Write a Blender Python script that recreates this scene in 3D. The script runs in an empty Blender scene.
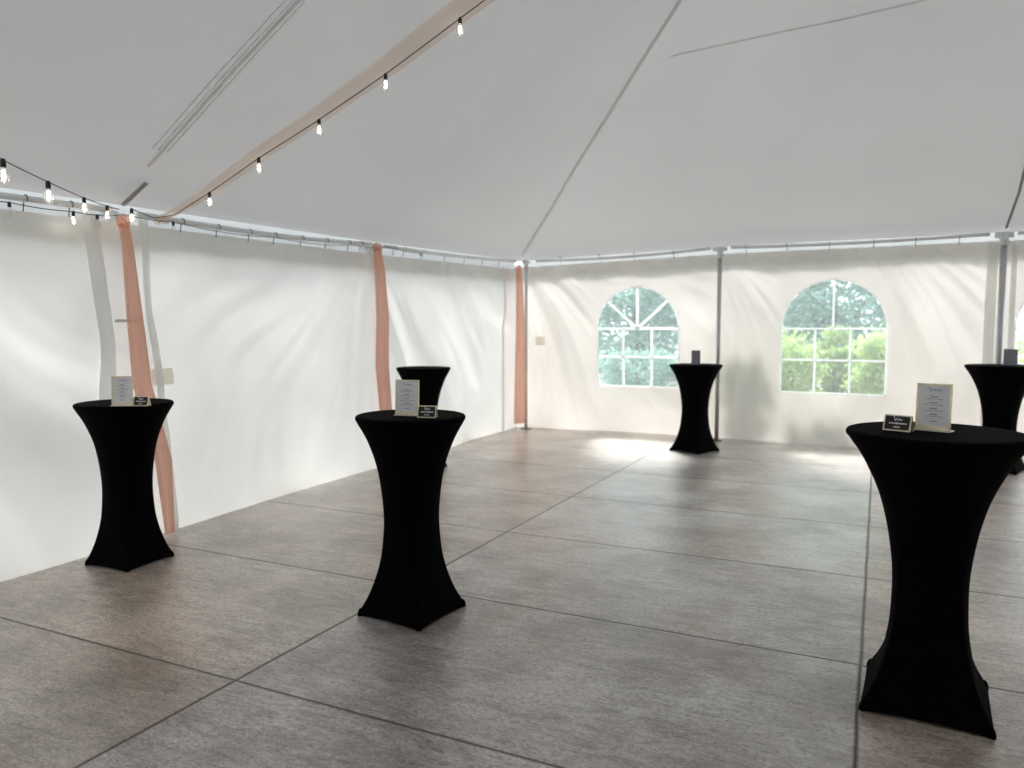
import bpy, bmesh, math, random
from mathutils import Vector, Matrix, noise
random.seed(7)
S = bpy.context.scene
COL = S.collection

# ------------------------------------------------------------ camera
cd = bpy.data.cameras.new('camera')
cd.sensor_width = 36; cd.lens = 763 / 1024 * 36
cd.clip_start = .05; cd.clip_end = 300
cd.dof.use_dof = True; cd.dof.focus_distance = 3.7; cd.dof.aperture_fstop = 1.9
cam = bpy.data.objects.new('camera', cd); COL.objects.link(cam)
cam.location = (0, 0, 1.5)
cam.rotation_euler = (math.radians(90 - 4.2), 0, math.radians(25.69))
S.camera = cam
# ------------------------------------------------------------ sky, sun, exposure
W = bpy.data.worlds.new('sky'); S.world = W; W.use_nodes = True
wn = W.node_tree; wn.nodes.clear()
wo = wn.nodes.new('ShaderNodeOutputWorld'); wb = wn.nodes.new('ShaderNodeBackground')
wt = wn.nodes.new('ShaderNodeTexCoord'); ws = wn.nodes.new('ShaderNodeSeparateXYZ')
wr = wn.nodes.new('ShaderNodeValToRGB')
wr.color_ramp.elements[0].position = .0; wr.color_ramp.elements[0].color = (.80, .88, .95, 1)
wr.color_ramp.elements[1].position = .8; wr.color_ramp.elements[1].color = (.93, .97, 1, 1)
wn.links.new(wt.outputs['Generated'], ws.inputs[0]); wn.links.new(ws.outputs['Z'], wr.inputs[0])
wn.links.new(wr.outputs[0], wb.inputs[0]); wn.links.new(wb.outputs[0], wo.inputs[0])
wb.inputs[1].default_value = 2.75
sd = bpy.data.lights.new('sun', 'SUN'); sd.energy = 5.2; sd.angle = math.radians(17); sd.color = (1, .96, .90)
sun = bpy.data.objects.new('sun', sd); COL.objects.link(sun)
sun.rotation_euler = Vector((-.28, .80, .80)).to_track_quat('Z', 'Y').to_euler()
S.view_settings.view_transform = 'Standard'; S.view_settings.look = 'None'
S.view_settings.exposure = 0.12; S.view_settings.gamma = 1.0
S.view_settings.use_curve_mapping = False

# ------------------------------------------------------------ materials
def new_mat(name):
    m = bpy.data.materials.new(name); m.use_nodes = True
    nt = m.node_tree; b = nt.nodes['Principled BSDF']
    return m, nt, b
def simple(name, col, rough=.6, metal=0, spec=.5, noise_amt=.06, scale=30, bump=0):
    m, nt, b = new_mat(name)
    tc = nt.nodes.new('ShaderNodeTexCoord'); n = nt.nodes.new('ShaderNodeTexNoise')
    n.inputs['Scale'].default_value = scale; n.inputs['Detail'].default_value = 4
    nt.links.new(tc.outputs['Object'], n.inputs['Vector'])
    r = nt.nodes.new('ShaderNodeValToRGB')
    r.color_ramp.elements[0].position = .3; r.color_ramp.elements[1].position = .7
    r.color_ramp.elements[0].color = tuple(c * (1 - noise_amt) for c in col) + (1,)
    r.color_ramp.elements[1].color = tuple(min(1, c * (1 + noise_amt)) for c in col) + (1,)
    nt.links.new(n.outputs['Fac'], r.inputs[0]); nt.links.new(r.outputs[0], b.inputs['Base Color'])
    b.inputs['Roughness'].default_value = rough; b.inputs['Metallic'].default_value = metal
    b.inputs['Specular IOR Level'].default_value = spec
    if bump:
        bp = nt.nodes.new('ShaderNodeBump'); bp.inputs['Strength'].default_value = bump; bp.inputs['Distance'].default_value = .01
        nt.links.new(n.outputs['Fac'], bp.inputs['Height']); nt.links.new(bp.outputs[0], b.inputs['Normal'])
    return m
def cloth(name, dcol, tcol, fac, transp=0, tint=(1, 1, 1), wscale=(1, 1, 1), nscale=1.3, var=.05, gloss=0, bump=0):
    """diffuse + translucent sheet; fac = share of translucent; transp = open weave"""
    m, nt, b = new_mat(name); nt.nodes.remove(b)
    out = nt.nodes['Material Output']
    tc = nt.nodes.new('ShaderNodeTexCoord'); mp = nt.nodes.new('ShaderNodeMapping'); mp.inputs['Scale'].default_value = wscale
    n = nt.nodes.new('ShaderNodeTexNoise'); n.inputs['Scale'].default_value = nscale; n.inputs['Detail'].default_value = 5
    nt.links.new(tc.outputs['Object'], mp.inputs[0]); nt.links.new(mp.outputs[0], n.inputs['Vector'])
    def ramp(c):
        r = nt.nodes.new('ShaderNodeValToRGB')
        r.color_ramp.elements[0].position = .3; r.color_ramp.elements[1].position = .7
        r.color_ramp.elements[0].color = tuple(x * (1 - var) for x in c) + (1,)
        r.color_ramp.elements[1].color = tuple(min(1, x * (1 + var)) for x in c) + (1,)
        nt.links.new(n.outputs['Fac'], r.inputs[0]); return r
    d = nt.nodes.new('ShaderNodeBsdfDiffuse'); t = nt.nodes.new('ShaderNodeBsdfTranslucent')
    nt.links.new(ramp(dcol).outputs[0], d.inputs[0]); nt.links.new(ramp(tcol).outputs[0], t.inputs[0])
    mx = nt.nodes.new('ShaderNodeMixShader'); mx.inputs[0].default_value = fac
    nt.links.new(d.outputs[0], mx.inputs[1]); nt.links.new(t.outputs[0], mx.inputs[2])
    last = mx
    if bump:
        n2 = nt.nodes.new('ShaderNodeTexNoise'); n2.inputs['Scale'].default_value = 5; n2.inputs['Detail'].default_value = 3
        nt.links.new(tc.outputs['Object'], n2.inputs['Vector'])
        bp = nt.nodes.new('ShaderNodeBump'); bp.inputs['Strength'].default_value = bump; bp.inputs['Distance'].default_value = .02
        nt.links.new(n2.outputs['Fac'], bp.inputs['Height'])
        nt.links.new(bp.outputs[0], d.inputs['Normal']); nt.links.new(bp.outputs[0], t.inputs['Normal'])
    if gloss:
        g = nt.nodes.new('ShaderNodeBsdfGlossy'); g.inputs['Roughness'].default_value = .35
        m2 = nt.nodes.new('ShaderNodeMixShader'); m2.inputs[0].default_value = gloss
        nt.links.new(last.outputs[0], m2.inputs[1]); nt.links.new(g.outputs[0], m2.inputs[2]); last = m2
    if transp:
        tr = nt.nodes.new('ShaderNodeBsdfTransparent'); tr.inputs[0].default_value = tint + (1,)
        m3 = nt.nodes.new('ShaderNodeMixShader'); m3.inputs[0].default_value = transp
        nt.links.new(last.outputs[0], m3.inputs[1]); nt.links.new(tr.outputs[0], m3.inputs[2]); last = m3
    nt.links.new(last.outputs[0], out.inputs['Surface'])
    return m
M = {}
M['vinyl'] = cloth('white_sidewall_vinyl', (.80, .80, .77), (.94, .935, .90), .31, gloss=.03, bump=.12)
M['vinyl_back'] = cloth('sunwarm_sidewall_vinyl', (.80, .785, .75), (.95, .91, .865), .26, gloss=.03, bump=.12)  # same white vinyl as the left wall, sun warmth put into the colour
M['flap'] = cloth('heavy_flap_vinyl', (.80, .79, .77), (.93, .93, .90), .50, gloss=.03)
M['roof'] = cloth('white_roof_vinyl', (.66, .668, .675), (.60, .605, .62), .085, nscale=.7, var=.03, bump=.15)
M['seam'] = cloth('roof_seam_vinyl', (.80, .805, .81), (.9, .9, .9), .17, nscale=3)
M['unseen_dim'] = cloth('unseen_dim_vinyl', (.62, .60, .57), (.8, .8, .8), .10)  # for walls out of view, made dim to keep light off the near floor
M['valance'] = cloth('valance_vinyl', (.70, .72, .72), (.5, .52, .54), .30, nscale=3)
M['peach'] = cloth('peach_chiffon', (.98, .58, .47), (1, .64, .51), .55, transp=.28, wscale=(20, 20, .5), nscale=1, var=.12)
M['peach_sheer'] = cloth('sheer_peach_chiffon', (1, .84, .74), (1, .80, .69), .30, transp=.50, tint=(1, .93, .86), nscale=2, var=.03)
M['metal'] = simple('brushed_aluminium', (.55, .56, .57), .35, .9, scale=60)
M['white_metal'] = simple('pale_aluminium_tube', (.80, .84, .85), .32, .15, scale=60)
M['dark_metal'] = simple('weathered_steel', (.22, .21, .20), .5, .6)
M['strap'] = simple('grey_webbing', (.36, .35, .33), .8)
M['black'] = simple('black_spandex', (.0012, .0012, .0014), .9, spec=.05, scale=200)
M['black_rubber'] = simple('black_plastic', (.012, .012, .012), .45)
M['gold'] = simple('satin_gold', (.92, .80, .58), .3, .45, noise_amt=.15, scale=40)
M['acrylic'] = simple('clear_acrylic_edge', (.75, .74, .70), .15)
M['paper'] = simple('menu_paper', (.86, .87, .90), .7, noise_amt=.02)
M['black_card'] = simple('black_card', (.012, .011, .010), .5)
M['ink'] = simple('dark_ink', (.06, .06, .07), .7)
M['white_ink'] = simple('white_ink', (.85, .83, .78), .6)
M['unlit_grey'] = simple('unlit_menu_grey', (.30, .30, .33), .7)  # far menu stands, their lack of light put into this grey
M['patch'] = simple('beige_patch', (.80, .77, .70), .7)
M['leaf'] = cloth('leaf', (.32, .44, .17), (.62, .82, .32), .5, nscale=3, var=.35, gloss=.06)
M['leaf_blue'] = cloth('blue_green_leaf', (.20, .34, .30), (.37, .60, .50), .45, nscale=3, var=.35, gloss=.06)
M['bark'] = simple('bark', (.12, .09, .06), .9, scale=20, noise_amt=.4, bump=.5)
M['muntin'] = cloth('white_muntin_vinyl', (.85, .86, .86), (.97, .98, .98), .6)
M['grass'] = simple('grass', (.13, .12, .10), .9, scale=8, noise_amt=.4, bump=.4)
M['patch_v'] = cloth('beige_vinyl_patch', (.80, .76, .68), (.95, .90, .80), .5)
M['hook'] = simple('dark_hook', (.10, .11, .11), .6)

def filament_mat():
    m, nt, b = new_mat('glowing_filament')
    b.inputs['Base Color'].default_value = (1, .9, .75, 1)
    b.inputs['Emission Color'].default_value = (1, .88, .72, 1); b.inputs['Emission Strength'].default_value = 22
    return m
M['filament'] = filament_mat()
def glass_mat(name, col, tfac, haze, hazecol):
    m, nt, b = new_mat(name); nt.nodes.remove(b); out = nt.nodes['Material Output']
    tr = nt.nodes.new('ShaderNodeBsdfTransparent'); tr.inputs[0].default_value = col + (1,)
    g = nt.nodes.new('ShaderNodeBsdfGlossy'); g.inputs['Roughness'].default_value = .08
    fr = nt.nodes.new('ShaderNodeFresnel'); fr.inputs[0].default_value = 1.35
    m1 = nt.nodes.new('ShaderNodeMixShader'); nt.links.new(fr.outputs[0], m1.inputs[0])
    nt.links.new(tr.outputs[0], m1.inputs[1]); nt.links.new(g.outputs[0], m1.inputs[2])
    last = m1
    if haze:
        d = nt.nodes.new('ShaderNodeBsdfTranslucent'); d.inputs[0].default_value = hazecol + (1,)
        m2 = nt.nodes.new('ShaderNodeMixShader'); m2.inputs[0].default_value = haze
        nt.links.new(m1.outputs[0], m2.inputs[1]); nt.links.new(d.outputs[0], m2.inputs[2]); last = m2
    nt.links.new(last.outputs[0], out.inputs['Surface'])
    return m
M['bulb_glass'] = glass_mat('bulb_glass', (.98, .97, .95), 1, .05, (1, 1, 1))
M['pane'] = glass_mat('clear_window_vinyl', (.93, .97, .97), 1, .12, (.9, .97, 1.0))

def floor_mat():
    m, nt, b = new_mat('stamped_floor_panels'); L = nt.links; N = nt.nodes.new
    tc = N('ShaderNodeTexCoord'); sp = N('ShaderNodeSeparateXYZ'); L.new(tc.outputs['Object'], sp.inputs[0])
    def mth(op, a, bv=None, cv=None):
        x = N('ShaderNodeMath'); x.operation = op
        for i, v in enumerate((a, bv, cv)):
            if v is None: continue
            if isinstance(v, (int, float)): x.inputs[i].default_value = v
            else: L.new(v, x.inputs[i])
        return x.outputs[0]
    # panel ids: columns 2.40 m wide, rows 1.32 m deep
    cx = mth('DIVIDE', mth('ADD', sp.outputs['X'], 2.43 + 24), 2.40)
    cy = mth('DIVIDE', mth('ADD', sp.outputs['Y'], -2.33 + 26.4), 1.32)
    ix = mth('FLOOR', cx); iy = mth('FLOOR', cy)
    comb = N('ShaderNodeCombineXYZ'); L.new(ix, comb.inputs[0]); L.new(iy, comb.inputs[1])
    wn_ = N('ShaderNodeTexWhiteNoise'); wn_.noise_dimensions = '2D'; L.new(comb.outputs[0], wn_.inputs['Vector'])
    # joints, slightly wobbling
    wob = N('ShaderNodeTexNoise'); wob.inputs['Scale'].default_value = 3; L.new(tc.outputs['Object'], wob.inputs['Vector'])
    wv = mth('MULTIPLY', mth('SUBTRACT', wob.outputs['Fac'], .5), .004)
    def joint(c, size, w):
        fr = mth('FRACT', mth('ADD', c, wv)); d = mth('MINIMUM', fr, mth('SUBTRACT', 1.0, fr))
        return mth('SUBTRACT', 1.0, mth('MINIMUM', mth('DIVIDE', mth('MULTIPLY', d, size), w), 1.0))
    jt = mth('MAXIMUM', joint(cx, 2.40, .013), joint(cy, 1.32, .012))
    # streaky trowel grain running across (x)
    mp = N('ShaderNodeMapping'); mp.inputs['Scale'].default_value = (1.6, 7, 1); L.new(tc.outputs['Object'], mp.inputs[0])
    n1 = N('ShaderNodeTexNoise'); n1.inputs['Scale'].default_value = 2.6; n1.inputs['Detail'].default_value = 9; n1.inputs['Roughness'].default_value = .72
    n1.inputs['Distortion'].default_value = 1.2; L.new(mp.outputs[0], n1.inputs['Vector'])
    n2 = N('ShaderNodeTexNoise'); n2.inputs['Scale'].default_value = 1.3; n2.inputs['Detail'].default_value = 7; n2.inputs['Roughness'].default_value = .62
    L.new(tc.outputs['Object'], n2.inputs['Vector'])
    mp3 = N('ShaderNodeMapping'); mp3.inputs['Scale'].default_value = (.8, 1.6, 1); L.new(tc.outputs['Object'], mp3.inputs[0])
    n3 = N('ShaderNodeTexNoise'); n3.inputs['Scale'].default_value = 30; n3.inputs['Detail'].default_value = 7; n3.inputs['Roughness'].default_value = .75
    n3.inputs['Distortion'].default_value = 2.2
    L.new(mp3.outputs[0], n3.inputs['Vector'])
    r1 = N('ShaderNodeValToRGB')
    e = r1.color_ramp.elements; e[0].position = .42; e[0].color = (.19, .145, .115, 1); e[1].position = .56; e[1].color = (.74, .71, .675, 1)
    mid = r1.color_ramp.elements.new(.49); mid.color = (.46, .415, .37, 1)
    mixv = mth('ADD', mth('MULTIPLY', n1.outputs['Fac'], .28), mth('ADD', mth('MULTIPLY', n2.outputs['Fac'], .40), mth('MULTIPLY', n3.outputs['Fac'], .32)))
    L.new(mixv, r1.inputs[0])
    n4 = N('ShaderNodeTexNoise'); n4.inputs['Scale'].default_value = .75; n4.inputs['Detail'].default_value = 8; n4.inputs['Roughness'].default_value = .7
    L.new(tc.outputs['Object'], n4.inputs['Vector'])
    st = N('ShaderNodeValToRGB'); st.color_ramp.elements[0].position = .47; st.color_ramp.elements[0].color = (0, 0, 0, 1); st.color_ramp.elements[1].position = .68; st.color_ramp.elements[1].color = (1, 1, 1, 1)
    L.new(n4.outputs['Fac'], st.inputs[0])
    vo = N('ShaderNodeTexNoise'); vo.inputs['Scale'].default_value = 60; vo.inputs['Detail'].default_value = 4; vo.inputs['Distortion'].default_value = 1.0
    L.new(mp3.outputs[0], vo.inputs['Vector'])
    fk = N('ShaderNodeValToRGB'); fk.color_ramp.elements[0].position = .36; fk.color_ramp.elements[0].color = (.50, .48, .46, 1); fk.color_ramp.elements[1].position = .50; fk.color_ramp.elements[1].color = (1.05, 1.05, 1.05, 1)
    L.new(vo.outputs['Fac'], fk.inputs[0])
    # per panel tint: the centre column reads cooler
    centre = mth('COMPARE', ix, 11 - 1.0, .1)   # column from -2.43 to -0.03 -> index 10
    tint = N('ShaderNodeMix'); tint.data_type = 'RGBA'
    tint.inputs['A'].default_value = (1.02, .93, .84, 1); tint.inputs['B'].default_value = (1.0, 1.0, 1.02, 1)
    L.new(centre, tint.inputs['Factor'])
    mul = N('ShaderNodeMix'); mul.data_type = 'RGBA'; mul.blend_type = 'MULTIPLY'; mul.inputs['Factor'].default_value = 1
    sx = N('ShaderNodeMix'); sx.data_type = 'RGBA'; sx.blend_type = 'MULTIPLY'; L.new(mth('MULTIPLY', st.outputs[0], .75), sx.inputs['Factor'])
    L.new(r1.outputs[0], sx.inputs['A']); sx.inputs['B'].default_value = (.92, .74, .62, 1)
    fx = N('ShaderNodeMix'); fx.data_type = 'RGBA'; fx.blend_type = 'MULTIPLY'; fx.inputs['Factor'].default_value = 1
    L.new(sx.outputs['Result'], fx.inputs['A']); L.new(fk.outputs[0], fx.inputs['B'])
    L.new(fx.outputs['Result'], mul.inputs['A']); L.new(tint.outputs['Result'], mul.inputs['B'])
    hv = N('ShaderNodeHueSaturation'); L.new(mul.outputs['Result'], hv.inputs['Color'])
    L.new(mth('ADD', .84, mth('MULTIPLY', wn_.outputs['Value'], .24)), hv.inputs['Value'])
    jm = N('ShaderNodeMix'); jm.data_type = 'RGBA'; L.new(jt, jm.inputs['Factor'])
    L.new(hv.outputs[0], jm.inputs['A']); jm.inputs['B'].default_value = (.035, .026, .022, 1)
    L.new(jm.outputs['Result'], b.inputs['Base Color'])
    rr = mth('ADD', .28, mth('MULTIPLY', n2.outputs['Fac'], .30))
    L.new(rr, b.inputs['Roughness']); b.inputs['Specular IOR Level'].default_value = .5
    h = mth('SUBTRACT', mth('ADD', mth('MULTIPLY', n3.outputs['Fac'], .7), mth('MULTIPLY', n1.outputs['Fac'], .8)), mth('MULTIPLY', jt, 1.5))
    bp = N('ShaderNodeBump'); bp.inputs['Strength'].default_value = .9; bp.inputs['Distance'].default_value = .008
    L.new(h, bp.inputs['Height']); L.new(bp.outputs[0], b.inputs['Normal'])
    L.new(mth('MULTIPLY', mth('SUBTRACT', 1.0, jt), .9), b.inputs['Coat Weight']); b.inputs['Coat Roughness'].default_value = .33; b.inputs['Coat IOR'].default_value = 1.9
    bp2 = N('ShaderNodeBump'); bp2.inputs['Strength'].default_value = .12; bp2.inputs['Distance'].default_value = .006
    L.new(n3.outputs['Fac'], bp2.inputs['Height']); L.new(bp2.outputs[0], b.inputs['Coat Normal'])
    return m
M['floor'] = floor_mat()

# ------------------------------------------------------------ helpers
def link(name, bm, mat, parent=None, smooth=False):
    me = bpy.data.meshes.new(name); bm.to_mesh(me); bm.free()
    me.materials.append(mat)
    if smooth:
        for p in me.polygons: p.use_smooth = True
    o = bpy.data.objects.new(name, me); COL.objects.link(o)
    if parent: o.parent = parent
    return o
def tag(o, label, cat, group=None, kind=None):
    o['label'] = label; o['category'] = cat
    if group: o['group'] = group
    if kind: o['kind'] = kind
    return o
def empty(name, loc=(0, 0, 0), rz=0):
    o = bpy.data.objects.new(name, None); o.empty_display_size = .1; COL.objects.link(o)
    o.location = loc; o.rotation_euler = (0, 0, rz); return o
def struct(o): o['kind'] = 'structure'; return o
def copy_tree(o, parent=None):
    c = o.copy(); COL.objects.link(c); c.parent = parent
    for ch in [x for x in bpy.data.objects if x.parent == o]: copy_tree(ch, c)
    return c
def box(bm, c, s, rot=None):
    r = bmesh.ops.create_cube(bm, size=1)
    mt = Matrix.Translation(Vector(c)) @ (rot.to_4x4() if rot else Matrix()) @ Matrix.Diagonal((*s, 1))
    bmesh.ops.transform(bm, matrix=mt, verts=r['verts']); return r['verts']
def tube(bm, pts, r, seg=10, cap=True, radii=None):
    pts = [Vector(p) for p in pts]; rings = []
    up = Vector((0, 0, 1))
    for i, p in enumerate(pts):
        d = (pts[min(i + 1, len(pts) - 1)] - pts[max(i - 1, 0)]).normalized()
        a = d.cross(up)
        if a.length < .05: a = d.cross(Vector((1, 0, 0)))
        a.normalize(); b = d.cross(a).normalized()
        rad = radii[i] if radii else r
        rings.append([bm.verts.new(p + (a * math.cos(2 * math.pi * k / seg) + b * math.sin(2 * math.pi * k / seg)) * rad) for k in range(seg)])
    for i in range(len(rings) - 1):
        for k in range(seg):
            bm.faces.new((rings[i][k], rings[i][(k + 1) % seg], rings[i + 1][(k + 1) % seg], rings[i + 1][k]))
    if cap: bm.faces.new(rings[0][::-1]); bm.faces.new(rings[-1])
def lathe(bm, prof, seg=16, off=(0, 0, 0)):
    """prof list of (r, z); closes to a point where r == 0"""
    rings = []
    for r, z in prof:
        if r < 1e-6: rings.append([bm.verts.new((off[0], off[1], z + off[2]))])
        else: rings.append([bm.verts.new((off[0] + r * math.cos(2 * math.pi * k / seg), off[1] + r * math.sin(2 * math.pi * k / seg), z + off[2])) for k in range(seg)])
    for a, b in zip(rings, rings[1:]):
        for k in range(seg):
            k2 = (k + 1) % seg
            if len(a) == 1 and len(b) > 1: bm.faces.new((a[0], b[k], b[k2]))
            elif len(b) == 1 and len(a) > 1: bm.faces.new((a[k], a[k2], b[0]))
            elif len(a) > 1: bm.faces.new((a[k], a[k2], b[k2], b[k]))
def lerp(a, b, t): return a + (b - a) * t
def interp(tab, x):
    if x <= tab[0][0]: return tab[0][1]
    for (x0, y0), (x1, y1) in zip(tab, tab[1:]):
        if x <= x1:
            t = (x - x0) / (x1 - x0); return lerp(y0, y1, t)
    return tab[-1][1]
def smoothi(tab, x):
    if x <= tab[0][0]: return tab[0][1]
    n = len(tab)
    for i in range(n - 1):
        x0, y0 = tab[i]; x1, y1 = tab[i + 1]
        if x <= x1:
            t = (x - x0) / (x1 - x0)
            m0 = (y1 - tab[i - 1][1]) / (x1 - tab[i - 1][0]) if i else (y1 - y0) / (x1 - x0)
            m1 = (tab[i + 2][1] - y0) / (tab[i + 2][0] - x0) if i + 2 < n else (y1 - y0) / (x1 - x0)
            h = x1 - x0
            return (2*t**3-3*t**2+1)*y0 + (t**3-2*t**2+t)*h*m0 + (-2*t**3+3*t**2)*y1 + (t**3-t**2)*h*m1
    return tab[-1][1]
def grid(bm, f, us, vs, skip=None):
    V = [[bm.verts.new(f(u, v)) for v in vs] for u in us]
    for i in range(len(us) - 1):
        for j in range(len(vs) - 1):
            if skip and skip((us[i] + us[i+1]) / 2, (vs[j] + vs[j+1]) / 2): continue
            bm.faces.new((V[i][j], V[i+1][j], V[i+1][j+1], V[i][j+1]))
    return V
def frange(a, b, n): return [a + (b - a) * i / n for i in range(n + 1)]

# ------------------------------------------------------------ ground and floor
bm = bmesh.new(); box(bm, (1.2, 3, -.13), (70, 90, .1)); g_ = link('ground', bm, M['grass']); struct(g_)
bm = bmesh.new(); box(bm, (1.175, 2.6, -.04), (12.65, 17.2, .08)); fl = struct(link('floor', bm, M['floor']))

# ------------------------------------------------------------ roof
EX0, EX1, EY1, EY0 = -4.93, 7.33, 10.47, -6.0
RID = 1.2; HALF = RID - EX0
# eave height as it runs round
def eave_left(y): return interp([(-6, 2.30), (.7, 2.33), (3.75, 2.38), (6.75, 2.42), (10.2, 2.50)], y)
def eave_back(x): return interp([(-4.9, 2.50), (-1.93, 2.58), (1.22, 2.60), (7.3, 2.60)], x)
def scallop(s, knots, amp):
    # the skirt of the roof rises a little between the poles
    for a, b in zip(knots, knots[1:]):
        if a <= s <= b: return amp * math.sin(math.pi * (s - a) / (b - a))
    return 0
LK = [-5.4, -2.35, .7, 3.75, 6.75, 10.2]; BK = [-4.85, -1.93, 1.22, 4.3, 7.3]
def roof_h(d): return .60 * d + .10 * math.sin(math.pi * min(d, HALF) / HALF) 
def rnoise(x, y): return .025 * noise.noise(Vector((x * .45, y * .45, 3))) + .012 * noise.noise(Vector((x * 1.3, y * 1.3, 8)))
def roof_left(x, y):
    d = x - EX0; k = math.exp(-d / .35)
    return Vector((x, y, eave_left(min(y, 10.2)) + roof_h(d) + rnoise(x, y) * (1 - k) + k * -.0 * scallop(y, LK, 1)))
def roof_back(x, y):
    d = EY1 - y; k = math.exp(-d / .35)
    return Vector((x, y, eave_back(x) + roof_h(d) + rnoise(x, y) * (1 - k)))
bm = bmesh.new()
# left plane (hip end triangle past y = 4.2)
def fl_(u, v):     # u along eave 0..1 , v up slope 0..1
    d = v * HALF
    y0 = EY0; y1 = EY1 - d
    y = lerp(y0, y1, u)
    p = roof_left(EX0 + d, y)
    if True:
        # meet the back plane at the hip
        hz_ = roof_back(EX0 + d, EY1 - d).z; mz = roof_left(EX0 + d, y1).z
        p.z += (hz_ - mz) * max(0, 1 - (y1 - y) / 3.0)
    return p
grid(bm, fl_, frange(0, 1, 60), frange(0, 1, 40))
def fb_(u, v):
    d = v * HALF
    x = lerp(EX0 + d, EX1 - d, u)
    return roof_back(x, EY1 - d)
grid(bm, fb_, frange(0, 1, 60), frange(0, 1, 40))
def fr_(u, v):
    d = v * HALF; y = lerp(EY1 - d, EY0, u)
    return Vector((EX1 - d, y, 2.6 + roof_h(d) + rnoise(EX1 - d, y)))
grid(bm, fr_, frange(0, 1, 40), frange(0, 1, 24))
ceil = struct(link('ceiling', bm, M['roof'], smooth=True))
# valance hanging outside below the roof edge
bm = bmesh.new()
grid(bm, lambda u, v: Vector((EX0 - .05, u, eave_left(u) + .01 - v * .30 + .012 * math.sin(u * 9) * v)), frange(EY0, EY1, 120), frange(0, 1, 4))
grid(bm, lambda u, v: Vector((u, EY1 + .10 + .01 * math.sin(u * 8) * v, eave_back(u) + .01 - v * .25)), frange(EX0 - .05, EX1, 120), frange(0, 1, 4))
grid(bm, lambda u, v: Vector((lerp(-.05, 0, v) + EX0, u, eave_left(u) + .01 + v * .0)), frange(EY0, EY1, 60), [0, 1])
grid(bm, lambda u, v: Vector((u, EY1 + .10 * (1 - v), eave_back(u) + .01)), frange(EX0, EX1, 60), [0, 1])
link('valance', bm, M['valance'], ceil, smooth=True)
# section seam above the first pole: lap with piping
def roof_strip(bm, y, w, lift, x0=EX0 + .35, x1=RID, n=50, th=.006):
    def f(u, v): 
        p = roof_left(u, y + v * w); p.z -= lift; return p
    V = grid(bm, f, frange(x0, x1, n), [-.5, .5])
for yy, w, l, nm in ((3.735, .03, .004, 'seam_lap'),):
    bm = bmesh.new(); roof_strip(bm, yy, w, l); link(nm, bm, M['seam'], ceil)
for yy in (3.655, 3.70, 3.775):
    bm = bmesh.new()
    pts = []
    for x in frange(EX0 + .5, RID, 40):
        p = roof_left(x, yy); p.z -= .006; pts.append(p)
    tube(bm, pts, .0045, 6); link('piping', bm, M['muntin'], ceil, smooth=True)
# weld seam across the hip end, parallel to the back eave
bm = bmesh.new()
grid(bm, lambda u, v: roof_back(u, 7.8 + v * .014 - .12 * (u + 1.3) / 2) - Vector((0, 0, .004)), frange(-2.0, 4.5, 50), [0, 1])
link('weld_seam', bm, M['seam'], ceil)
# hip welds
for sx in (1,):
    bm = bmesh.new()
    def hipf(u, v):
        p = roof_back(EX0 + u + v * .05, EY1 - u + v * .03); p.z -= .008; return p
    grid(bm, hipf, frange(.12, HALF, 40), [-.35, .35]); link('hip_seam', bm, M['seam'], ceil)

# ------------------------------------------------------------ sidewalls
def lw_base(y): return smoothi([(-6, -4.62), (2.66, -4.64), (3.9, -4.69), (5.0, -4.77), (6.5, -4.82), (7.6, -4.78), (8.5, -4.84), (9.5, -5.0), (10.4, -4.98)], y)
def fan(a, z, ca, cz, seed, bend=.35, k=4.2):
    """folds that hang in a fan from a pole top at (ca, cz)"""
    dx = abs(a - ca) + .02; dz = cz - z; rho = math.hypot(dx, dz)
    phi = math.atan2(dz, dx) - bend * rho * .35 + .10 * noise.noise(Vector((a * .9, z * .9, seed + 3)))
    v = noise.noise(Vector((phi * k, rho * .35, seed))) * 1.0
    v += (.5 - abs(noise.noise(Vector((phi * k * 2.1, rho * .5, seed + 5))))) * .45
    v += noise.noise(Vector((phi * k * 5, rho * .8, seed + 8))) * .10 * min(1, rho)
    return v * min(1, rho / 1.1) ** .8
def fans(a, z, bays, seed, amp):
    v = 0; ws = 0
    for i, (a0, a1, ca, cz) in enumerate(bays):
        d = max(a0 - a, a - a1, 0); w = max(0, 1 - d / .25)
        if w > 0: v += w * fan(a, z, ca, cz, seed + i * 3.7); ws += w
    v = v / ws if ws else 0
    return (v + .35 * noise.noise(Vector((a * .7, z * .9, seed)))) * amp
LB = [(-9, -2.3, -2.4, 2.3), (-2.3, .7, .8, 2.3), (.7, 3.7, .6, 2.45), (3.7, 6.76, 6.9, 2.5), (6.76, 11, 6.6, 2.55)]
BB = [(-6, -1.93, -5.1, 2.7), (-1.93, -.5, -2.1, 2.7), (-.5, 1.22, -.6, 3.1), (1.22, 4.3, 1.1, 2.7), (4.3, 9, 4.2, 2.7)]
def fold(a, z, seed, amp): return amp * (noise.noise(Vector((a * 1.2, z * .8, seed))) + .4 * noise.noise(Vector((a * 3, z * 1.5, seed))))
def pleat(a, z, top):
    k = max(0, 1 - (top - z) / .55)
    return .012 * k * k * math.sin(a * 21 + 2 * math.sin(a * 3.1))
def lw(y, v):
    top = eave_left(min(y, 10.2)) - .135
    z = lerp(-.002, top, v)
    xb = lw_base(y); xt = -4.90
    x = lerp(xb, xt, v ** .8)
    edge = math.sin(math.pi * min(1, max(0, v))) ** .6
    x += fans(y, z, LB, 1.7, .10) * edge + pleat(y, z, top)
    return Vector((max(x, -4.915), y, z))
bm = bmesh.new(); grid(bm, lw, frange(-6, 10.42, 400), frange(0, 1, 60))
wl = struct(link('wall_left', bm, M['vinyl'], smooth=True))
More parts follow.
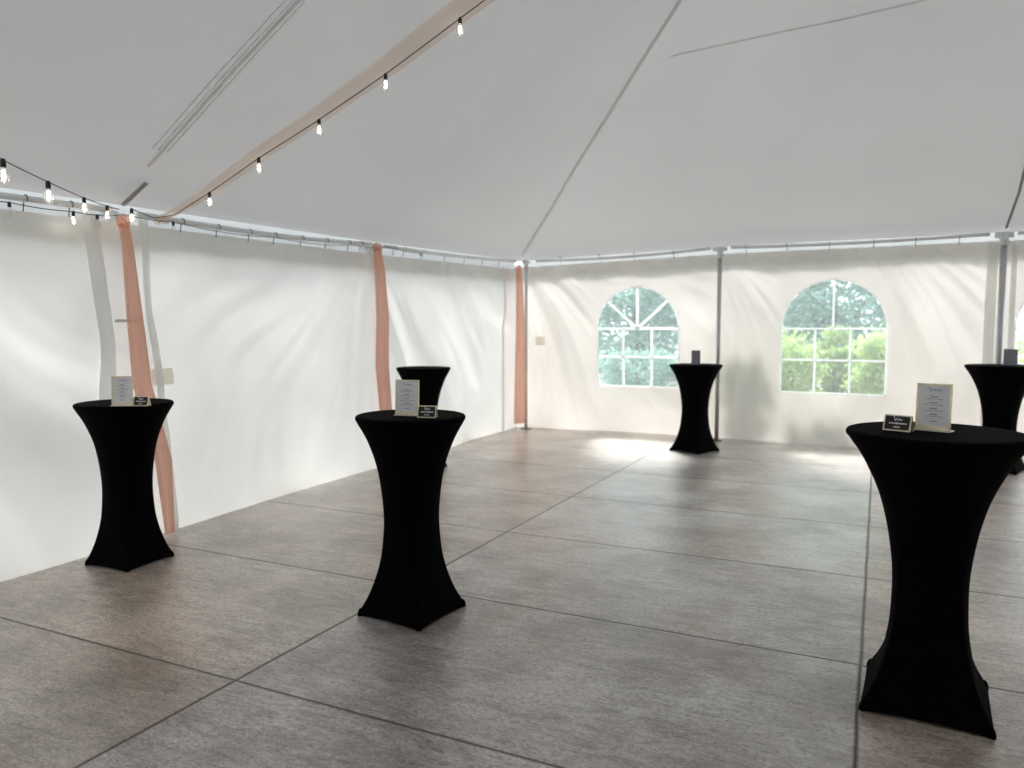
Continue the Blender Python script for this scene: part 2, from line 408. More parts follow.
def bw_base(x): return smoothi([(-5, 10.42), (-4.7, 10.44), (-3.94, 10.52), (-3.1, 10.62), (-2.5, 10.6), (-1.4, 10.52), (-.1, 10.45), (1.2, 10.42), (7.3, 10.45)], x)
WIN = [(-3.085, .585), (-.535, .615), (2.0, .60)]
def win_in(x, z, grow=0):
    for cx, hw in WIN:
        h = hw + grow
        if abs(x - cx) > h: continue
        if z < .67 - grow: continue
        if z <= 1.49 or (x - cx) ** 2 + (z - 1.49) ** 2 < h * h: return True
    return False
def bw_y(x, z):
    top = eave_back(x) - .10; v = z / top
    y = lerp(bw_base(x), 10.44, max(0, min(1, v)) ** .8)
    edge = math.sin(math.pi * max(0, min(1, v))) ** .6
    # folds fade out around the stiff windows
    f = 1
    for cx, hw in WIN:
        dx = max(0, abs(x - cx) - hw); dz = max(0, .67 - z, z - 2.1); f = min(f, min(1, math.hypot(dx, dz) / .3))
    return y + fans(x, z, BB, 4.2, .20) * edge * (.12 + .88 * f) + pleat(x, z, top)
bm = bmesh.new()
NX, NZ = 620, 110
xs = frange(-4.98, 7.3, NX)
def bwf(x, v):
    z = lerp(-.002, eave_back(x) - .10, v); return Vector((x, bw_y(x, z), z))
grid(bm, bwf, xs, frange(0, 1, NZ), skip=lambda x, v: win_in(x, v * (eave_back(x) - .10), .005))
wbk = struct(link('wall_back', bm, M['vinyl_back'], smooth=True))
bm = bmesh.new()
grid(bm, lambda y, v: Vector((7.28 + fold(y, v * 2.4, 9, .03) * math.sin(math.pi * v), y, .005 + v * 2.5)), frange(-6, 10.45, 160), frange(0, 1, 24))
struct(link('wall_right', bm, M['unseen_dim'], smooth=True))
bm = bmesh.new()
grid(bm, lambda x, v: Vector((x, -5.95 + fold(x, v * 2.4, 12, .03) * math.sin(math.pi * v), .005 + v * 2.4)), frange(-4.6, 7.25, 120), frange(0, 1, 24))
struct(link('wall_front_added', bm, M['unseen_dim'], smooth=True))  # unseen wall behind the camera, added to darken the near floor
bm = bmesh.new()
gable = [(-4.93, 2.3), (1.2, 6.0), (7.33, 2.6), (7.33, 2.2), (-4.93, 2.2)]
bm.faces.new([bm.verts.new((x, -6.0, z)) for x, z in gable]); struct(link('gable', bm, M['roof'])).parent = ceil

# flaps and overlaps on the walls
def left_flap(y0, y1, off, lean=0, z0=.02):
    bm = bmesh.new()
    def f(u, v):
        top = eave_left(y0) - .10; z = lerp(z0, top, v)
        y = lerp(y0, y1, u) + lean * (1 - v)
        return Vector((lw(y, v).x + off + .012 * math.sin(u * math.pi) + .01 * noise.noise(Vector((z * 2.5, y0, 0))), y + .006 * noise.noise(Vector((z * 2, y0 * 3, 1))), z))
    grid(bm, f, frange(0, 1, 6), frange(0, 1, 40))
    return link('flap', bm, M['flap'], wl, smooth=True)
left_flap(3.42, 3.54, .05, .05); left_flap(3.86, 3.93, .05, .02); left_flap(9.80, 9.88, .04)
def back_flap(x0, x1, z0, off):
    bm = bmesh.new()
    def f(u, v):
        x = lerp(x0, x1, u); z = lerp(z0, eave_back(x0) - .12, v)
        return Vector((x, bw_y(x, z) - off - .012 * math.sin(u * math.pi), z))
    grid(bm, f, frange(0, 1, 6), frange(0, 1, 40)); return link('flap', bm, M['flap'], wbk, smooth=True)
back_flap(1.09, 1.20, .02, .05); back_flap(1.33, 1.385, .02, .04)
# buckle straps beside the first pole
for z in (1.55, 1.08):
    bm = bmesh.new(); box(bm, (-4.78, 3.70, z), (.006, .22, .02)); link('buckle_strap', bm, M['flap'], wl)
# small beige patches
bm = bmesh.new()
grid(bm, lambda y, z: Vector((lw(y, z / 2.28).x + .012, y, z)), frange(3.87, 4.07, 4), frange(1.08, 1.20, 3)); link('patch', bm, M['patch_v'], wl)
bm = bmesh.new()
grid(bm, lambda x, z: Vector((x, bw_y(x, z) - .012, z)), frange(-4.68, -4.50, 4), frange(1.24, 1.37, 3)); link('patch', bm, M['patch_v'], wbk)

# windows
for i, (cx, hw) in enumerate(WIN):
    bm = bmesh.new()
    out = [(cx - hw, .67), (cx + hw, .67)]
    arc = [(cx + hw * math.cos(a), 1.49 + hw * math.sin(a)) for a in frange(0, math.pi, 28)]
    loop = out + arc
    yw = lambda x, z: bw_y(x, z) - .004
    # pane as triangulated fan so that it follows the wall
    c = bm.verts.new((cx, yw(cx, 1.3), 1.3)); vs = [bm.verts.new((x, yw(x, z), z)) for x, z in loop]
    for a, b in zip(vs, vs[1:] + vs[:1]): bm.faces.new((c, a, b))
    wo_ = link('window_%d' % (i + 1), bm, M['pane']); struct(wo_)
    def strip(bm, p, q, w):
        n = 8
        d = Vector((q[0] - p[0], 0, q[1] - p[1])).normalized(); s = Vector((-d.z, 0, d.x)) * w / 2
        for y_off in (0,):
            P = []
            for t in frange(0, 1, n):
                x = lerp(p[0], q[0], t); z = lerp(p[1], q[1], t)
                b0 = Vector((x, yw(x, z) - .006, z))
                P.append([bm.verts.new(b0 + s), bm.verts.new(b0 - s), bm.verts.new(b0 - s + Vector((0, .005, 0))), bm.verts.new(b0 + s + Vector((0, .005, 0)))])
            for a, b in zip(P, P[1:]):
                for k in range(4): bm.faces.new((a[k], a[(k+1) % 4], b[(k+1) % 4], b[k]))
    bm = bmesh.new()
    w = .038 if i == 0 else .026
    strip(bm, (cx - hw, 1.49), (cx + hw, 1.49), w); strip(bm, (cx - hw, 1.09), (cx + hw, 1.09), w)
    for sx in (-.205, .205): strip(bm, (cx + sx, .67), (cx + sx, 1.49), w)
    if i != 0:
        strip(bm, (cx, 1.49), (cx, 1.49 + hw), w)
    else:
        for a in (42, 90, 138):
            strip(bm, (cx, 1.49), (cx + hw * math.cos(math.radians(a)), 1.49 + hw * math.sin(math.radians(a))), w)
    link('muntin_grid', bm, M['muntin'] if 'muntin' in M else M['vinyl_back'], wo_)
    bm = bmesh.new()
    for a, b in zip(loop, loop[1:] + loop[:1]): strip(bm, a, b, .022)
    link('window_frame', bm, M['muntin'], wo_)

# ------------------------------------------------------------ frame: poles and eave rails
def pole(x, y, top, label, r=.028, mat='metal', bracket=True):
    e = empty('tent_pole', (x, y, 0)); tag(e, label, 'pole', 'tent poles')
    bm = bmesh.new(); tube(bm, [(0, 0, .01), (0, 0, top * .5), (0, 0, top - .05)], r, 20); link('pole_tube', bm, M[mat], e, smooth=True)
    bm = bmesh.new(); box(bm, (0, 0, .006), (.13, .13, .012)); bmesh.ops.bevel(bm, geom=bm.edges[:], offset=.003, segments=1); link('base_plate', bm, M['dark_metal'], e)
    if bracket:
        bm = bmesh.new(); tube(bm, [(0, 0, top - .12), (0, 0, top + .03)], r * 1.35, 16)
        tube(bm, [(0, -.09, top), (0, .09, top)] if abs(x + 4.8) < .3 else [(-.09, 0, top), (.09, 0, top)], r * .95, 14)
        link('corner_fitting', bm, M['white_metal'], e, smooth=True)
        bm = bmesh.new(); tube(bm, [(r * 1.2, 0, top - .08), (r * 1.9, 0, top - .08)], .006, 6); link('bolt', bm, M['dark_metal'], e)
    return e
pole(-4.965, 3.74, 2.30, 'tent leg behind the peach drape nearest the camera, left wall')
pole(-4.965, 6.78, 2.35, 'tent leg behind the middle peach drape on the left wall')
pole(-4.70, 10.25, 2.46, 'pale tent leg in the far left corner, right beside the peach drape', r=.024, mat='white_metal')
pole(-1.92, 10.28, 2.53, 'grey tent pole standing between the two arched windows', r=.028)
pole(1.235, 10.28, 2.55, 'tent pole behind the far right table, right of the second window', r=.035)
def rail(p, q, label, sag=0.0):
    bm = bmesh.new(); P = [Vector(p).lerp(Vector(q), t) + Vector((0, 0, -sag * math.sin(math.pi * t))) for t in frange(0, 1, 10)]
    P = [q + Vector((0, 0, .018)) for q in P]; tube(bm, P, .020, 14); o = link('eave_rail', bm, M['white_metal'], smooth=True); tag(o, label, 'tube', 'eave rails of the tent'); return o
rail((-4.85, -2.3, 2.22), (-4.85, .66, 2.25), 'pale metal eave tube on the left side, nearest the camera and out of frame') if False else None
rail((-4.85, .75, 2.25), (-4.85, 3.64, 2.30), 'pale metal eave tube at the far left edge, left of the nearest drape')
rail((-4.85, 3.86, 2.30), (-4.85, 6.67, 2.36), 'pale metal eave tube between the nearest and the middle peach drape', .03)
rail((-4.85, 6.89, 2.36), (-4.80, 10.12, 2.45), 'pale metal eave tube between the middle peach drape and the corner', .02)
rail((-4.57, 10.32, 2.46), (-2.05, 10.33, 2.53), 'pale metal eave tube above the left arched window', .03)
rail((-1.79, 10.33, 2.53), (1.10, 10.33, 2.55), 'pale metal eave tube above the right arched window', .02)
rail((1.37, 10.33, 2.55), (4.2, 10.33, 2.57), 'short visible end of metal eave tube at the right edge')
# hooks that tie the walls to the rails
bmh = None
def hook(p, parent, along):
    """short cord tie looped over the rail and down to the wall top"""
    bm = bmesh.new(); R = .0235; pts = []
    for a in frange(math.pi * -.25, math.pi * 1.25, 10):
        h_ = R * math.cos(a)
        pts.append(Vector(p) + (Vector((h_, 0, R * math.sin(a) + .018)) if along == 'y' else Vector((0, h_, R * math.sin(a) + .018))))
    e_ = Vector((-.028, .0, -.06)) if along == 'y' else Vector((0, .05, -.06))
    pts = [Vector(p) + e_] + pts[::-1] if along == 'y' else [Vector(p) + e_] + pts
    tube(bm, pts, .004, 6); link('wall_tie', bm, M['hook'], parent, smooth=True)
for y in (1.6, 2.1, 2.6, 3.05, 3.35, 4.25, 4.6, 4.95, 5.25, 5.6, 5.95, 6.3, 6.5, 7.1, 7.3, 7.7, 8.2, 8.7, 9.2, 9.7):
    t = (y - .75) / 2.89 if y < 3.7 else ((y - 3.86) / 2.81 if y < 6.7 else (y - 6.89) / 3.23)
    z = lerp(2.25, 2.30, t) if y < 3.7 else (lerp(2.30, 2.36, t) - .03 * math.sin(math.pi * t) if y < 6.7 else lerp(2.36, 2.45, t) - .02 * math.sin(math.pi * t))
    hook((-4.85, y, z), wl, 'y')
for x in (-4.2, -3.6, -3.1, -2.55, -1.6, -1.1, -.6, -.1, .35, .8, 1.6, 2.1):
    z = 2.50 if x < -2 else (2.53 if x < 1.2 else 2.56)
    hook((x, 10.33, z), wbk, 'x')
# stub of the roof rafter strapped over the first pole
bm = bmesh.new()
p0 = Vector((-4.83, 3.72, 2.36)); p1 = roof_left(-4.68, 3.80) - Vector((0, 0, .03))
d = (p1 - p0); rot = d.to_track_quat('X', 'Z').to_matrix()
box(bm, (p0 + p1) / 2, (d.length, .055, .008), rot); bmesh.ops.bevel(bm, geom=bm.edges[:], offset=.002, segments=1)
tag(link('metal_strap', bm, M['strap']), 'grey flat metal strap rising from the nearest left pole top to the roof seam', 'strap')
# guy strap of roof above pole beside the right table
bm = bmesh.new()
tube(bm, [Vector((1.24, 10.20, 2.62))] + [roof_back(1.3, y) - Vector((0, 0, .05)) for y in frange(9.85, 5.0, 20)], .014, 8)
tag(link('rafter_cable', bm, M['dark_metal'], smooth=True), 'thin dark rafter running up the roof from the far right pole', 'cable')

# ------------------------------------------------------------ drapes
def drape(name_pts, width, label, mat='peach', knot=True, nf=5, depth=.03):
    """ribbon of cloth gathered in folds around a path; path points are (vec, width)"""
    base = Vector(name_pts[0][0])
    e = empty('fabric_drape', name_pts[-1][0]); tag(e, label, 'drape', 'peach drapes tied to the poles')
    inv = Vector(name_pts[-1][0])
    bm = bmesh.new()
    n = 60; K = 48
    rings = []
    for i in range(n + 1):
        t = i / n
        tt = t * (len(name_pts) - 1); k = min(int(tt), len(name_pts) - 2); f = tt - k; f = f * f * (3 - 2 * f) if False else f
        p = Vector(name_pts[k][0]).lerp(Vector(name_pts[k + 1][0]), f); w = lerp(name_pts[k][1], name_pts[k + 1][1], f)
        ring = []
        for j in range(K):
            a = 2 * math.pi * j / K
            fo = 1 + .16 * math.cos(nf * a + 1.5 * math.sin(t * 3)) + .08 * math.cos((nf * 2 + 1) * a + t * 2)
            ring.append(bm.verts.new((p.x + math.sin(a) * w * .28 * fo - inv.x, p.y + math.cos(a) * w * .5 * fo - inv.y, p.z - inv.z)))
        rings.append(ring)
    for a, b in zip(rings, rings[1:]):
        for j in range(K): bm.faces.new((a[j], a[(j+1) % K], b[(j+1) % K], b[j]))
    link('hanging_cloth', bm, M[mat], e, smooth=True)
    if knot:
        bm = bmesh.new(); bmesh.ops.create_icosphere(bm, subdivisions=4, radius=1)
        q = Vector(name_pts[0][0]) - inv; w = name_pts[0][1]
        for v in bm.verts:
            s = 1 + .12 * math.sin(v.co.y * 9 + v.co.z * 5) + .1 * noise.noise(v.co * 2)
            v.co = Vector((v.co.x * .035 * s, v.co.y * w * .62 * s, v.co.z * .05 * s)) + q
        link('knot', bm, M[mat], e, smooth=True)
    return e
drape([((-4.74, 3.65, 2.23), .07), ((-4.74, 3.68, 2.08), .075), ((-4.74, 3.72, 1.6), .11), ((-4.70, 3.73, 1.1), .13), ((-4.60, 3.80, .55), .12), ((-4.58, 3.82, .02), .07)], .12,
      'peach chiffon drape nearest the camera, on left wall behind the leftmost black table')
drape([((-4.74, 6.62, 2.33), .11), ((-4.74, 6.66, 2.1), .13), ((-4.74, 6.70, 1.6), .16), ((-4.74, 6.68, 1.1), .17), ((-4.72, 6.72, .5), .16), ((-4.70, 6.76, .02), .12)], .14,
      'middle peach chiffon drape on left wall, falling behind the centre table')
drape([((-4.74, 10.06, 2.36), .11), ((-4.74, 10.10, 2.2), .13), ((-4.74, 10.12, 1.6), .17), ((-4.74, 10.12, 1.1), .20), ((-4.74, 10.12, .5), .22), ((-4.74, 10.12, .10), .22)], .2,
      'farthest peach chiffon drape hanging in the back left corner, ending just above the floor', knot=True)
# ceiling swag
def swag():
    e = empty('ceiling_swag', (-4.86, 4.08, 2.30)); tag(e, 'pale peach sheer swag running up under the roof with lit bulbs along it', 'drape')
    P = [(-4.87, 4.05, 2.28, .05), (-4.62, 4.07, 2.36, .09), (-4.335, 4.08, 2.48, .15), (-3.866, 4.08, 2.69, .18), (-3.34, 4.08, 2.895, .20), (-2.814, 4.08, 3.12, .23), (-2.282, 4.08, 3.37, .25), (-1.6, 4.08, 3.68, .27), (-.6, 4.1, 4.2, .27), (.4, 4.1, 4.85, .25), (1.1, 4.1, 5.45, .2)]
    bm = bmesh.new(); n = 90
    def f(t, s):
        tt = t * (len(P) - 1); k = min(int(tt), len(P) - 2); a = tt - k
        x, y, z, w = (lerp(P[k][i], P[k+1][i], a) for i in range(4))
        return Vector((x + 4.86, y - 4.08 - .03 + s * w, z - 2.30 + .03 * math.cos(s * math.pi) - .005 * math.cos(s * 14)))
    grid(bm, f, frange(0, 1, n), frange(-.5, .5, 20))
    link('sheer_cloth', bm, M['peach_sheer'], e, smooth=True)
    # tail that wraps round the rail
    bm = bmesh.new()
    def h(t, s):
        a = lerp(-.4, 3.6, t); r = .04
        return Vector((.02 + math.cos(a) * r, -.03 + s * .06, .0 + math.sin(a) * r - .015))
    grid(bm, h, frange(0, 1, 14), frange(-.5, .5, 4)); link('rail_wrap', bm, M['peach_sheer'], e, smooth=True)
swag()

# ------------------------------------------------------------ string lights
def bulb_parts(root, p, lit=True, s=1.0):
    """socket and bulb hanging straight down from p (root coordinates)"""
    x, y, z = p
    bm = bmesh.new(); lathe(bm, [(0, .006 * s), (.009 * s, .006 * s), (.012 * s, 0), (.0135 * s, -.012 * s), (.0135 * s, -.036 * s), (.011 * s, -.038 * s), (0, -.038 * s)], 14, (x, y, z))
    link('socket', bm, M['black_rubber'], root, smooth=True)
    bm = bmesh.new(); prof = [(.011, -.036), (.013, -.045), (.0205, -.062), (.0245, -.080), (.0235, -.096), (.0165, -.112), (.008, -.121), (0, -.123)]
    lathe(bm, [(r * s, q * s) for r, q in prof], 18, (x, y, z)); b = link('bulb', bm, M['bulb_glass'], root, smooth=True)
    if lit:
        bm = bmesh.new()
        for k in range(4):
            a = k * math.pi / 2 + .4
            tube(bm, [(x + .004 * s * math.cos(a), y + .004 * s * math.sin(a), z - .050 * s), (x + .007 * s * math.cos(a), y + .007 * s * math.sin(a), z - .098 * s)], .0026 * s, 6)
        link('filament', bm, M['filament'], b)
def wire(root, pts, n=8, sagk=.010):
    bm = bmesh.new(); P = []
    for a, b in zip(pts, pts[1:]):
        for i in range(n):
            t = i / n; q = Vector(a).lerp(Vector(b), t); q.z -= sagk * math.sin(math.pi * t) * (Vector(b) - Vector(a)).length / .5; P.append(q)
    P.append(Vector(pts[-1])); tube(bm, P, .0032, 6); link('wire', bm, M['black_rubber'], root, smooth=True)
e = empty('string_lights'); tag(e, 'black string of lit clear bulbs hanging at the far left in front of the eave', 'string lights')
A = [(-3.1, 1.05, 2.46), (-3.5, 1.68, 2.39), (-3.955, 2.385, 2.333), (-4.206, 2.776, 2.312), (-4.457, 3.166, 2.301), (-4.648, 3.463, 2.307), (-4.75, 3.63, 2.315)]
wire(e, A, sagk=.002)
for i, p in enumerate(A[1:-1]): bulb_parts(e, p, s=(1.0, .98, .9, .8, .62)[i] if False else 1.0 if i < 3 else .8)
e = empty('string_lights'); tag(e, 'string of small lit bulbs running up the roof along the peach swag', 'string lights')
B = [(-4.74, 3.72, 2.33), (-4.80, 3.95, 2.30), (-4.72, 4.06, 2.33), (-4.335, 4.04, 2.461), (-3.866, 4.04, 2.658), (-3.34, 4.04, 2.854), (-2.814, 4.04, 3.07), (-2.282, 4.04, 3.315), (-1.75, 4.04, 3.56), (-1.2, 4.04, 3.84), (-.6, 4.04, 4.16), (.1, 4.04, 4.6), (.9, 4.04, 5.1)]
wire(e, B, sagk=.001)
for p in [B[0]] + B[3:]: bulb_parts(e, p, s=.85)
e = empty('string_lights'); tag(e, 'dark unlit string of bulbs fixed along the left eave rail', 'string lights')
Cc = [(-4.80, 2.3, 2.27), (-4.80, 2.92, 2.262), (-4.80, 3.33, 2.262), (-4.80, 3.50, 2.262), (-4.79, 3.70, 2.29), (-4.80, 4.12, 2.292), (-4.80, 5.2, 2.29), (-4.80, 6.3, 2.33), (-4.80, 6.95, 2.37), (-4.80, 7.55, 2.36)]
wire(e, Cc)
for i in (1, 2, 3, 5, 9): bulb_parts(e, Cc[i], lit=(i in (2,)), s=.75)

# ------------------------------------------------------------ cocktail tables
PROF = [(0, 1.0), (.03, .945), (.06, .88), (.12, .775), (.22, .65), (.32, .575), (.42, .53), (.52, .51), (.62, .525), (.72, .565), (.82, .655), (.90, .76), (.96, .87), (1.0, .945)]
def make_table(loc, rz, h, R, base, label, group='black cocktail tables', slim=0):
    """R top radius, base = half side of the square foot"""
    e = empty('cocktail_table', (loc[0], loc[1], 0), rz); tag(e, label, 'table', group)
    K = 96; corner = base * math.sqrt(2)
    zt = h - .022
    bm = bmesh.new(); rings = []
    n = 60
    for i in range(n + 1):
        u = i / n
        pr = smoothi(PROF, u) * (1 - slim * math.sin(math.pi * min(1, u / .95)) ** .7)
        kk = max(0, (u - .52) / .48)
        rr = R * pr * (1 + (corner / (R * .945) - 1) * kk ** 1.2)
        q = 0 if u < .12 else min(1, (u - .12) / .80) ** 1.3
        ring = []
        for j in range(K):
            a = 2 * math.pi * j / K
            m = max(abs(math.cos(a)), abs(math.sin(a)))
            sq = .7071 / m
            # soften the corner away from the floor
            r = rr * lerp(1, sq, q)
            hem = .010 * max(0, 1 - ((1 - u) / .10)) * abs(math.cos(2 * a)) ** .6 if u > .9 else 0
            r *= 1 - .012 * max(0, (u - .75) / .25) * abs(math.cos(2 * a))
            ring.append(bm.verts.new((r * math.cos(a), r * math.sin(a), zt * (1 - u) + .004 + hem)))
        rings.append(ring)
    for a, b in zip(rings, rings[1:]):
        for j in range(K): bm.faces.new((a[j], b[j], b[(j+1) % K], a[(j+1) % K]))
    link('skirt', bm, M['black'], e, smooth=True)
    bm = bmesh.new()
    lathe(bm, [(0, h), (R * .2, h), (R * .5, h), (R * .8, h), (R * .955, h), (R * .985, h - .003), (R, h - .010), (R, h - .020), (R * .99, h - .026), (R * .9, h - .030), (0, h - .030)], 96)
    bmesh.ops.recalc_face_normals(bm, faces=bm.faces[:])
    link('top_cap', bm, M['black'], e)
    for k in range(4):
        a = math.pi / 4 + k * math.pi / 2
        bm = bmesh.new(); bmesh.ops.create_uvsphere(bm, u_segments=16, v_segments=10, radius=1)
        for v in bm.verts:
            v.co = Vector((v.co.x * .020, v.co.y * .017, max(0, v.co.z) * .040 + .003))
        bmesh.ops.transform(bm, matrix=Matrix.Translation((math.cos(a) * (corner - .022), math.sin(a) * (corner - .022), 0)) @ Matrix.Rotation(a, 4, 'Z'), verts=bm.verts)
        link('foot_pocket', bm, M['black'], e, smooth=True)
    return e
T = {}
T['R'] = make_table((.212, 3.415), math.radians(-3), 1.095, .326, .228, 'large black spandex covered cocktail table at the front right, tallest in the picture', slim=.065)
T['C'] = make_table((-2.19, 3.335), math.radians(-5), 1.05, .285, .205, 'black spandex covered cocktail table in the centre, peach drape and small table behind it')
T['L'] = make_table((-4.315, 3.285), math.radians(3), 1.03, .287, .185, 'leftmost black cocktail table, standing close to the white left wall')
T['B'] = make_table((-2.0, 9.30), math.radians(-24), 1.06, .315, .215, 'black cocktail table by the back wall beside the left arched window')
T['BC'] = make_table((-4.34, 6.86), math.radians(10), 1.085, .285, .19, 'distant black cocktail table mostly hidden behind the centre table')
T['F'] = make_table((1.17, 9.45), math.radians(-20), 1.11, .345, .22, 'black cocktail table at the far right, cut by the picture edge, behind the front table')

# ------------------------------------------------------------ menu stands and tent cards
def stroke(bm, x0, x1, z, y, th, wavy=False):
    if wavy:
        pts = [(lerp(x0, x1, t), y, z + th * 2.2 * math.sin(t * 19) * (1 - .5 * t) + (th * 3 * (1 - t * 6) if t < .16 else 0)) for t in frange(0, 1, 30)]
        tube(bm, pts, th * .5, 5)
    else:
        box(bm, ((x0 + x1) / 2, y, z), (x1 - x0, .0006, th))
def menu(x, y, z, rz, w, h, label, dark=False, seed=1):
    rnd = random.Random(seed)
    e = empty('menu_stand', (x, y, z), rz); tag(e, label, 'sign', 'menu stands on the tables')
    tilt = Matrix.Rotation(math.radians(-3), 4, 'X')    # leans back
    gm = M['gold'] if not dark else M['unlit_grey']
    bm = bmesh.new(); b = .008
    for c, s in (((-w/2 + b/2, 0, h/2), (b, .007, h)), ((w/2 - b/2, 0, h/2), (b, .007, h)), ((0, 0, h - b/2), (w, .007, b)), ((0, 0, b), (w, .007, b * 2.2))):
        box(bm, c, s)
    bmesh.ops.bevel(bm, geom=bm.edges[:], offset=.001, segments=1)
    bmesh.ops.transform(bm, matrix=Matrix.Translation((0, 0, .004)) @ tilt, verts=bm.verts); link('gold_frame' if not dark else 'frame', bm, gm, e)
    bm = bmesh.new(); box(bm, (0, .0, h/2), (w - b, .003, h - b)); bmesh.ops.transform(bm, matrix=Matrix.Translation((0, 0, .004)) @ tilt, verts=bm.verts)
    sh = link('menu_sheet', bm, M['paper'] if not dark else M['unlit_grey'], e)
    bm = bmesh.new(); box(bm, (0, .012, .003), (w * 1.06, .055, .004)); bmesh.ops.bevel(bm, geom=bm.edges[:], offset=.001, segments=1); link('base', bm, M['acrylic'] if not dark else gm, e)
    if not dark:
        bm = bmesh.new(); yy = -.0022
        stroke(bm, -w * .18, w * .22, h * .865, yy, h * .011, True)
        zz = .715
        for k in range(4):
            stroke(bm, -w * rnd.uniform(.08, .13), w * rnd.uniform(.08, .13), h * zz, yy, h * .013)
            x = -w * rnd.uniform(.24, .28); xe = -x
            while x < xe:
                l = w * rnd.uniform(.04, .09); stroke(bm, x, min(x + l, xe), h * (zz - .045), yy, h * .008); x += l + w * .015
            zz -= .125
        stroke(bm, -w * .09, w * .10, h * .19, yy, h * .012)
        bmesh.ops.transform(bm, matrix=Matrix.Translation((0, 0, .004)) @ tilt, verts=bm.verts); link('printed_lines', bm, M['ink'], sh)
    return e
def card(x, y, z, rz, w, h, label, seed=1):
    rnd = random.Random(seed)
    e = empty('tent_card', (x, y, z), rz); tag(e, label, 'card', 'small black tent cards on the tables')
    a = math.radians(18); mt = Matrix.Translation((0, 0, .002)) @ Matrix.Rotation(-a, 4, 'X')
    bm = bmesh.new(); box(bm, (0, .0015, h/2), (w, .003, h)); bmesh.ops.bevel(bm, geom=bm.edges[:], offset=.0006, segments=1)
    bmesh.ops.transform(bm, matrix=mt, verts=bm.verts); link('front_panel', bm, M['gold'], e)
    bm = bmesh.new(); L_ = 2 * h * math.sin(a)
    box(bm, (0, -.0015, h/2), (w, .003, h)); bmesh.ops.transform(bm, matrix=Matrix.Translation((0, L_ + .004, .002)) @ Matrix.Rotation(a, 4, 'X'), verts=bm.verts); link('back_panel', bm, M['gold'], e)
    bm = bmesh.new(); box(bm, (0, -.0005, h/2), (w * .90, .001, h * .84)); bmesh.ops.transform(bm, matrix=mt, verts=bm.verts); f = link('black_face', bm, M['black_card'], e)
    bm = bmesh.new(); yy = -.0013
    stroke(bm, -w * .16, w * .17, h * .72, yy, h * .045, True)
    x = -w * .30
    while x < w * .30:
        l = w * rnd.uniform(.05, .12); box(bm, (x + l/2, yy, h * .47), (l, .0006, h * rnd.uniform(.07, .11))); x += l + w * .014
    x = -w * .12
    while x < w * .12:
        l = w * rnd.uniform(.03, .06); box(bm, (x + l/2, yy, h * .24), (l, .0006, h * .07)); x += l + w * .012
    bmesh.ops.transform(bm, matrix=mt, verts=bm.verts); link('white_lettering', bm, M['white_ink'], f)
    return e
menu(.198, 3.395, 1.096, math.radians(-20), .127, .183, 'gold framed menu on the large front right table, right of a black card', seed=3)
card(.069, 3.325, 1.096, math.radians(-22), .103, .064, 'black gold-edged tent card on the front right table, left of the menu', seed=4)
menu(-2.171, 3.272, 1.051, math.radians(12), .128, .180, 'gold framed menu on the centre table, in front of the distant table', seed=5)
card(-2.027, 3.226, 1.051, math.radians(14), .096, .062, 'black gold-edged tent card at the right of the menu on the centre table', seed=6)
menu(-4.091, 3.10, 1.031, math.radians(28), .125, .176, 'gold framed menu on the leftmost table, left of a black card', seed=7)
card(-3.988, 3.14, 1.031, math.radians(22), .092, .060, 'black gold-edged tent card on the leftmost table', seed=8)
menu(-2.0, 9.30, 1.061, math.radians(15), .105, .165, 'small sign in painted grey shade on the table by the back wall', dark=True)
menu(1.24, 9.45, 1.111, math.radians(-8), .125, .165, 'small sign in painted grey shade on the far right table in front of the pole', dark=True)

# ------------------------------------------------------------ planting outside
def leaf_cloud(name, centre, rad, n, size, mat, parent, seed, squash=1.0):
    rnd = random.Random(seed); vs = []; fs = []
    # clumps inside the crown, leaves round each clump
    clumps = []
    for i in range(max(8, n // 90)):
        while True:
            v = Vector((rnd.uniform(-1, 1), rnd.uniform(-1, 1), rnd.uniform(-1, 1)))
            if .35 < v.length < 1: break
        clumps.append(Vector((v.x * rad[0], v.y * rad[1], v.z * rad[2])) + Vector(centre))
    for i in range(n):
        c = rnd.choice(clumps); r = min(rad) * .34
        p = c + Vector((rnd.gauss(0, 1), rnd.gauss(0, 1), rnd.gauss(0, .8))) * r * .6
        if p.z < .02: p.z = .02 + rnd.random() * .3
        a = Vector((rnd.gauss(0, 1), rnd.gauss(0, 1), rnd.gauss(0, .6))).normalized(); b = a.orthogonal().normalized()
        b = (Matrix.Rotation(rnd.uniform(0, 6.28), 3, a) @ b); s = size * rnd.uniform(.6, 1.3)
        k = len(vs); up = a.cross(b) * s * .08
        vs += [p - a * s, p + b * s * .42 + up, p + a * s, p - b * s * .42 + up]; fs.append((k, k + 1, k + 2, k + 3))
    me = bpy.data.meshes.new(name); me.from_pydata([tuple(v) for v in vs], [], fs); me.materials.append(mat)
    o = bpy.data.objects.new(name, me); COL.objects.link(o); o.parent = parent; return o
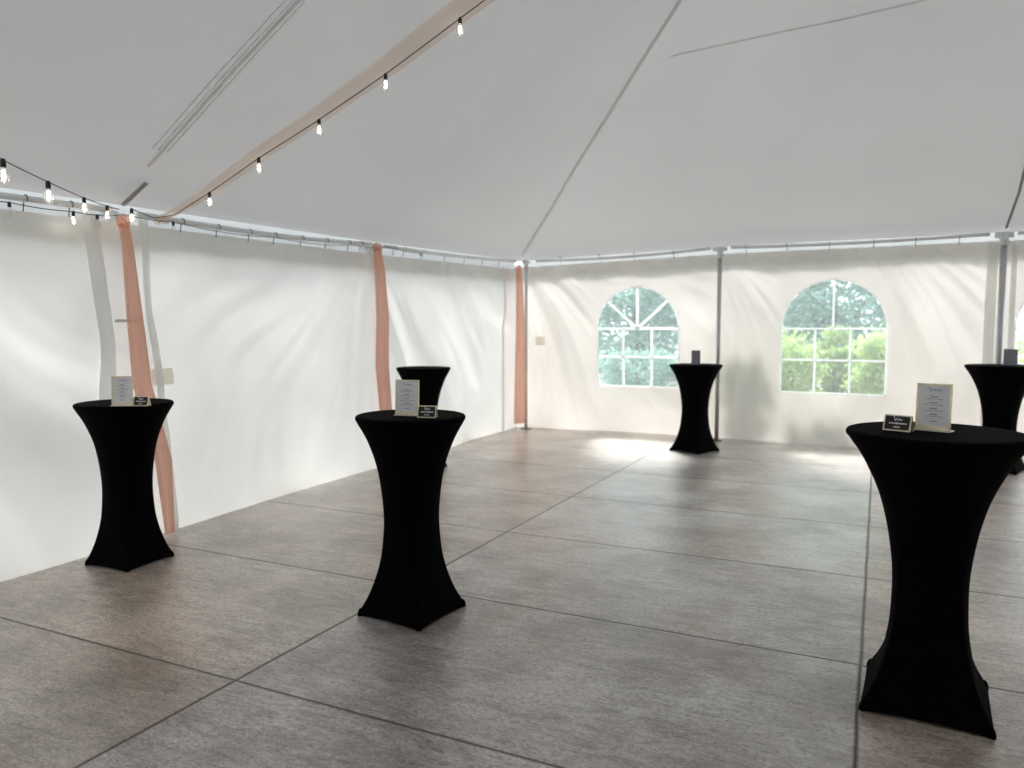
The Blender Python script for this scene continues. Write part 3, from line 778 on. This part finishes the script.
def plant(name, x, y, crown, n, size, mat, label, cat, group, seed, trunk=None):
    e = empty(name, (x, y, -.08)); tag(e, label, cat, group)
    (cz, rx, ry, rz_) = crown
    leaf_cloud('foliage', (0, 0, cz), (rx, ry, rz_), n, size, mat, e, seed)
    rnd = random.Random(seed + 99); bm = bmesh.new()
    if trunk: tube(bm, [(0, 0, 0), (.05, .02, cz * .5), (-.03, 0, cz)], .1, 10, radii=[trunk, trunk * .8, trunk * .5])
    for k in range(6 if trunk else 5):
        a = rnd.uniform(0, 6.28); r0 = (0, 0, cz * .45 if trunk else 0)
        tube(bm, [r0, (math.cos(a) * rx * .3, math.sin(a) * ry * .3, cz * .8), (math.cos(a) * rx * .6, math.sin(a) * ry * .6, cz + rz_ * .3)], .03, 6, radii=[(trunk or .03) * .6, (trunk or .03) * .35, .01])
    link('trunk' if trunk else 'stems', bm, M['bark'], e, smooth=True)
    return e
G1 = 'shrubs seen through the arched windows'; G2 = 'trees seen through the arched windows'
plant('shrub', -1.72, 10.93, (1.0, .32, .13, .68), 7000, .045, M['leaf'], 'tall shrub pressed against the back wall left of the right window, casting a grey shadow', 'shrub', None, 1)
plant('shrub', -.75, 10.93, (.38, .62, .13, .34), 6500, .045, M['leaf'], 'low shrub against the back wall below the right window', 'shrub', None, 11)
plant('shrub', -1.45, 13.3, (.85, .60, .5, .68), 5500, .05, M['leaf'], 'bright green shrub outside the right window, low on its left side', 'shrub', None, 2)
plant('shrub', .15, 13.3, (.85, .60, .5, .68), 5500, .05, M['leaf'], 'bright green shrub outside the right window, low on its right side', 'shrub', None, 3)
plant('shrub', -.6, 14.75, (.9, .60, .30, .70), 5000, .05, M['leaf'], 'bright green shrub outside the right window behind the two front shrubs', 'shrub', None, 12)
plant('shrub', 1.75, 13.4, (.9, .55, .5, .7), 2500, .05, M['leaf'], 'bright green shrub beyond the wall at the far right edge', 'shrub', None, 4)
plant('shrub', -4.1, 13.6, (.75, .8, .5, .5), 2600, .055, M['leaf_blue'], 'blue green shrub outside the left window, low in its panes', 'shrub', None, 5)
plant('tree', -5.0, 17.0, (1.75, 1.35, 1.0, 1.7), 8500, .085, M['leaf_blue'], 'blue green tree filling the left window', 'tree', None, 6, .12)
plant('tree', -2.5, 20.5, (2.4, 1.1, 1.0, 1.7), 3500, .10, M['leaf_blue'], 'pale leafy tree at the far side of the lawn between the two windows', 'tree', None, 7, .14)
plant('tree', -.85, 17.0, (2.2, 1.35, 1.0, 1.4), 7500, .085, M['leaf_blue'], 'tree filling the arch of the right window', 'tree', None, 8, .14)
